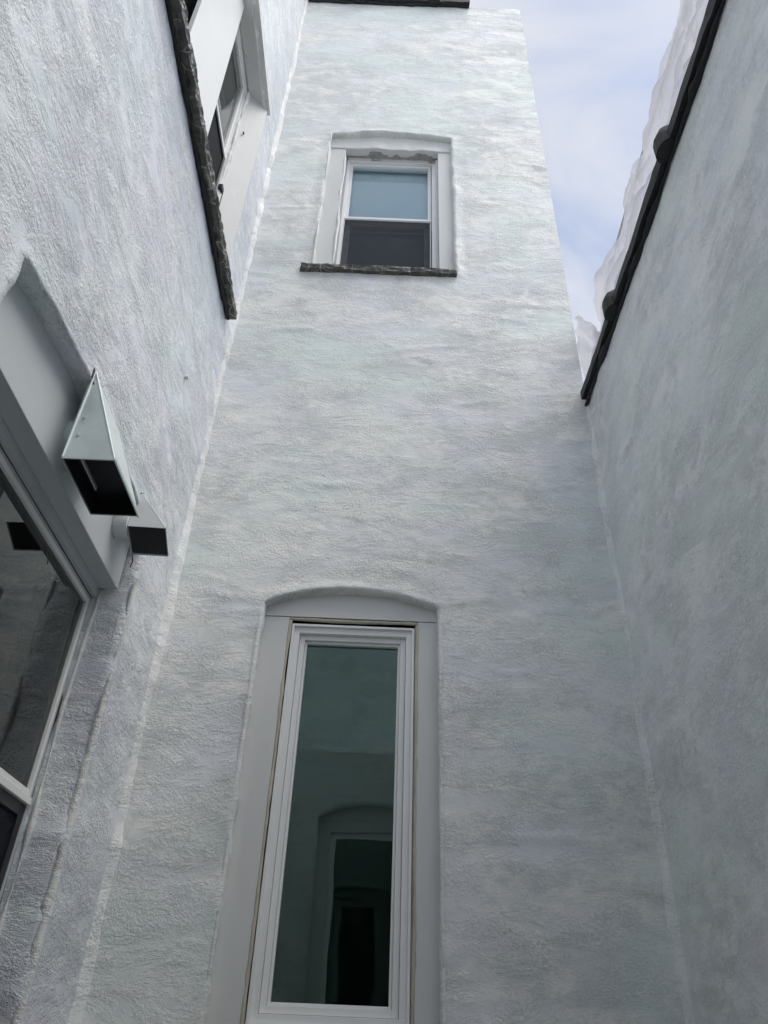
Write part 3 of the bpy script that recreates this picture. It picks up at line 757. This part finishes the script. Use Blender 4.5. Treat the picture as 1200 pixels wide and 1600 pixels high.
# ------------------------------------------------------------------ RIGHT WALL
RW = thing('boundary_wall', 'lower grey-white wall on the right capped with black coping tiles', 'wall', (XR + 0.15, 1.1, -1.5))
PR = lambda u, v, n: (XR - n + 0.004, u, v)
plaster_wall('plaster', PR, YB, D + 0.004, -1.5, 2.60, [], M_RIGHT, RW, 0.016, 13, 0, 1.1, corners=(D,))
boxes('wall_core', [((XR + 0.03, YB, -1.5), (XR + 0.29, D + 3.0, 2.59))], M_ROOF, RW)
fillet('corner_bead', [(XR + 0.004, D, z) for z in (-1.5, -0.2, 0.4, 1.1, 1.7, 2.3, 2.55)],
       (-1, 0, 0), (0, -1, 0), (0, -1, 0), (-1, 0, 0), M_FRESH, RW, 22, 0.021)
PRc = lambda s, n, h: (XR - n, s, 2.57 + h)
for a, b in ((-0.45, 0.02), (0.024, 0.696), (0.70, 1.396), (1.40, 2.096), (2.10, 2.575)):
    coping(PRc, a, b, RW, M_TAR, b < 2.2, int(a * 10) + 40, -0.03, 0.30, 0.05)
bead('tar_seam', [(XR - 0.006, -0.4, 2.562), (XR - 0.006, 0.9, 2.566), (XR - 0.006, 1.8, 2.560), (XR - 0.006, 2.59, 2.556)], 0.011, M_TAR, RW, 32, 0.012, 0.9, 6, 0.005)

# ------------------------------------------------------------------ BACK WALL (behind the camera, seen in the panes)
BW = thing('house_wall', 'white stucco wall behind the viewer, mirrored in the tall narrow pane', 'wall', (0, YB - 0.2, -1.5))
PB = lambda u, v, n: (-u, YB + n, v)
b_open = (-0.3, 1.425, 0.07, -0.30, 0.40)
plaster_wall('plaster', PB, -XR - 0.0, -XL + 0.0, -1.5, 1.9, [b_open], M_FRONT, BW, 0.05, 14, 0.07)
bwn = ring('window', -0.40, 0.30, -0.3, 1.42, 0.10, YB - 0.10, YB - 0.06, M_PANEL, BW, 0.003)
ring('sash', -0.30, 0.20, -0.2, 1.32, 0.04, YB - 0.11, YB - 0.085, M_VINYL, bwn)
mk('pane', [(-0.27, YB - 0.10, -0.18), (-0.27, YB - 0.10, 1.29), (0.17, YB - 0.10, 1.29), (0.17, YB - 0.10, -0.18)], [(0, 1, 2, 3)], M_GLASS, bwn)
arch_panel('arched_board', -0.41, 0.31, 1.40, 1.425, 0.07, -0.40, 0.30, YB - 0.075, M_PANEL, bwn)
room((-0.6, YB - 2.0, -1.2), (0.6, YB - 0.14, 1.6), 'y', 1, BW)

boxes('wall_core', [((-XR - 0.2, YB - 0.30, 1.62), (XR + 0.2, YB - 0.03, 1.88))], M_ROOF, BW)
YW = thing('house_wall', 'made-up pale wall across the yard behind the viewer, added to hide the sky mirrored in the tall pane', 'wall', (0, -3.7, -1.5))  # unseen wall, added to keep bright sky out of the tall pane
plaster_wall('plaster', lambda u, v, n: (-u, -3.7 + n, v), -5.0, 5.0, -1.5, 4.35, [], M_FRONT, YW, 0.08, 15, 0)
boxes('wall_core', [((-5, -4.0, -1.5), (5, -3.74, 4.33))], M_ROOF, YW)

# ------------------------------------------------------------------ exhaust hoods on the left wall
def sheet(name, verts, faces, m, parent, th=0.0018):
    o = mk(name, verts, faces, m, parent)
    md = o.modifiers.new('thickness', 'SOLIDIFY'); md.thickness = th; md.offset = 0
    return o
H1 = thing('exhaust_hood', 'larger galvanised wedge-shaped exhaust hood over the header of the left window', 'exhaust hood', (-0.84, 1.62, 1.21), 'exhaust hoods on the left wall')
xb, xo, ya, yb, zb, zt = -0.836, -0.700, 1.494, 1.746, 1.21, 1.522
A, B, C1, E1 = (xb, ya, zb), (xo, ya, zb), (xo, yb, zb), (xb, yb, zb)
T1, T2 = (xb + 0.004, ya + 0.004, zt), (xb + 0.004, yb, zt)
sheet('cheek', [A, B, T1], [(0, 1, 2)], M_GALV, H1)
tube('seam', (xb + 0.002, ya - 0.001, zb), (xb + 0.005, ya + 0.002, zt), 0.0035, M_GALV, H1, 8)
tube('seam', (xo, ya - 0.001, zb), (xb + 0.007, ya + 0.002, zt), 0.0025, M_GALV, H1, 8)
for q in (0.25, 0.6): tube('screw', (xb + 0.02, ya - 0.003, zb + 0.03 + q * 0.3 * 0.6), (xb + 0.02, ya + 0.001, zb + 0.03 + q * 0.3 * 0.6), 0.004, M_ALU, H1, 8)
sheet('cheek', [E1, C1, T2], [(0, 1, 2)], M_GALV, H1)
sheet('slope', [B, C1, T2, T1], [(0, 1, 2, 3)], M_GALV, H1)
sheet('back_plate', [(xb - 0.001, ya, zb), (xb - 0.001, yb, zb), (xb - 0.001, yb, zt + 0.02), (xb - 0.001, ya, zt + 0.02)], [(0, 1, 2, 3)], M_GALV, H1)
i0 = 0.0025
mk('inner_lining', [(xb + i0, ya + i0, zb + .002), (xo - i0 * 2, ya + i0, zb + .002), (xo - i0 * 2, yb - i0, zb + .002), (xb + i0, yb - i0, zb + .002),
                    (xb + i0, ya + i0, zt - .02), (xb + i0, yb - i0, zt - .02)],
   [(0, 1, 4), (3, 2, 5), (1, 2, 5, 4), (0, 3, 5, 4)], M_BLACK, H1)
boxes('hem', [((xb, ya - 0.002, zb - 0.004), (xo + 0.002, ya + 0.002, zb + 0.006)), ((xo - 0.002, ya + 0.002, zb - 0.004), (xo + 0.002, yb, zb + 0.006)),], M_GALV, H1)
boxes('flap', [((xb + 0.038, ya + 0.004, zb + 0.012), (xb + 0.042, yb - 0.10, zb + 0.022))], M_GALV, H1)
boxes('grille', [((xb + 0.004, ya + 0.004, zb + 0.05), (xo - 0.03, yb - 0.004, zb + 0.052))], M_BLACK, H1)
bk = boxes('bracket', [((xb - 0.02, ya - 0.012, zt - 0.03), (xb + 0.006, ya - 0.001, zt + 0.005))], M_BLACK, H1, 0.003)
tube('duct', (-0.886, 1.62, 1.36), (-0.838, 1.62, 1.36), 0.075, M_GALV, H1)

H2 = thing('exhaust_hood', 'smaller white exhaust hood on a round duct, nearer the front wall', 'exhaust hood', (-0.84, 2.06, 1.33), 'exhaust hoods on the left wall')
a2, b2, c2, d2 = (-0.835, 2.018, 1.359), (-0.712, 2.020, 1.357), (-0.715, 2.118, 1.311), (-0.835, 2.118, 1.314)
t1, t2 = (-0.832, 2.037, 1.515), (-0.832, 2.13, 1.50)
M_HOOD2 = paint('white_hood_metal', (0.66, 0.68, 0.68), 0.4, 0.05, 0.1, 0.002, 9)
sheet('cheek', [a2, b2, t1], [(0, 1, 2)], M_HOOD2, H2)
sheet('cheek', [d2, c2, t2], [(0, 1, 2)], M_HOOD2, H2)
sheet('slope', [b2, c2, t2, t1], [(0, 1, 2, 3)], M_HOOD2, H2)
sheet('back_plate', [(-0.837, 2.018, 1.359), (-0.837, 2.118, 1.314), (-0.837, 2.13, 1.51), (-0.837, 2.037, 1.53)], [(0, 1, 2, 3)], M_HOOD2, H2)
mk('flap', [(-0.834, 2.022, 1.3605), (-0.716, 2.024, 1.3585), (-0.719, 2.114, 1.3155), (-0.834, 2.114, 1.318)], [(0, 1, 2, 3)], M_BLACK, H2)
tube('duct', (-0.884, 2.045, 1.375), (-0.838, 2.045, 1.375), 0.040, M_HOOD2, H2)
tube('seam', a2, t1, 0.002, M_ALU, H2, 8)
tube('seam', b2, t1, 0.002, M_GALV, H2, 8)
tube('screw', (-0.832, 2.040, 1.505), (-0.822, 2.040, 1.505), 0.006, M_BLACK, H2, 10)
bead('wire', [(-0.835, 2.118, 1.314), (-0.832, 2.128, 1.292), (-0.835, 2.13, 1.27)], 0.0015, M_BLACK, H2, 5, 0.01, 0.1, 6, 0.001)

# ------------------------------------------------------------------ plastic sheet wrapped over a rail behind the right wall
def poly_sheet(name, profile, xbase, label, seed, zlow=2.66, lean=0.1):
    """profile: (y, z_top) points; the sheet rises from the coping to that edge and is crumpled"""
    N = VN(seed); ys = [p[0] for p in profile]; zs = [p[1] for p in profile]
    yy = linsp(ys[0], ys[-1], 0.012); vs = []; fs = []; n = 34
    for y in yy:
        zt_ = float(np.interp(y, ys, zs)) + 0.055 + 0.003 * float(N(y * 14, 2, 3))
        for k in range(n + 1):
            f = k / n; z = zlow + (zt_ - zlow) * f
            x = xbase + lean * math.sin(f * 1.4) + 0.03 * float(N(y * 2 + z * 2, z * 3 - y * 2, 3)) * (0.2 + f) - 0.034 * abs(float(N(y * 9 + z * 7, z * 7 - y * 3, 2)))
            vs.append((x, y + 0.01 * float(N(y * 9, z * 9 + 4, 2)), z))
    for i in range(len(yy) - 1):
        for k in range(n):
            a = i * (n + 1) + k; fs.append((a, a + 1, a + n + 2, a + n + 1))
    o = mk(name, vs, fs, M_POLY, None, True)
    o['label'] = label; o['category'] = 'plastic sheet'
    return o
poly_sheet('plastic_sheet', [(0.2, 3.32), (0.7, 3.30), (1.132, 3.244), (1.234, 3.228), (1.414, 3.21), (1.535, 3.171), (1.69, 3.129), (1.77, 3.125),
                             (1.885, 3.25), (1.96, 3.25), (2.0, 3.13), (2.05, 3.085), (2.12, 3.12), (2.224, 3.105), (2.319, 3.085), (2.43, 3.07), (2.50, 3.0)], 0.982,
           'long crumpled milky plastic sheet wrapped along the top of the right wall', 201, 2.63, 0.045)
# loose corner of plastic sticking up near the far end of the wall
NF = VN(77); vs = []; fs = []; n = 26
P00, P10, P11, P01 = (Vector((1.04, 2.70, 2.84)), Vector((1.03, 2.775, 3.30)), Vector((1.03, 2.605, 3.24)), Vector((1.03, 2.42, 2.86)))
for j in range(n + 1):
    for i in range(n + 1):
        a, b = i / n, j / n
        p = P00.lerp(P10, a).lerp(P01.lerp(P11, a), b)
        fold = -0.05 * (1 - abs(a - b)) - 0.005
        vs.append((p.x + fold + 0.012 * float(NF(a * 4, b * 5, 3)), p.y + 0.008 * float(NF(a * 5 + 9, b * 5, 2)), p.z + 0.008 * float(NF(a * 4, b * 3 + 8, 2))))
for j in range(n):
    for i in range(n):
        a = j * (n + 1) + i; fs.append((a, a + 1, a + n + 2, a + n + 1))
fl = mk('plastic_sheet', vs, fs, M_POLY, None, True)
fl['label'] = 'loose folded corner of milky plastic standing up by the lower end of the black coping'; fl['category'] = 'plastic sheet'

rail = tube('metal_rail', (1.115, -0.3, 3.55), (1.10, 2.24, 3.325), 0.008, M_ALU)
rail['label'] = 'thin grey rail running behind the plastic sheet above the right wall'; rail['category'] = 'rail'
for i, y in enumerate((0.3, 1.25, 2.2)):
    tube('post', (1.12, y, 2.6), (1.12, y, 3.46 - 0.078 * (y + 0.3)), 0.010, M_ALU, rail)

# short dark coping stub behind the meeting of the walls
st = boxes('coping_end', [((0.925, 2.605, 2.655), (1.05, 2.70, 2.70))], M_TAR, None, 0.006)
st['label'] = 'small dark coping end poking out where the right wall meets the tall front wall'; st['category'] = 'coping'
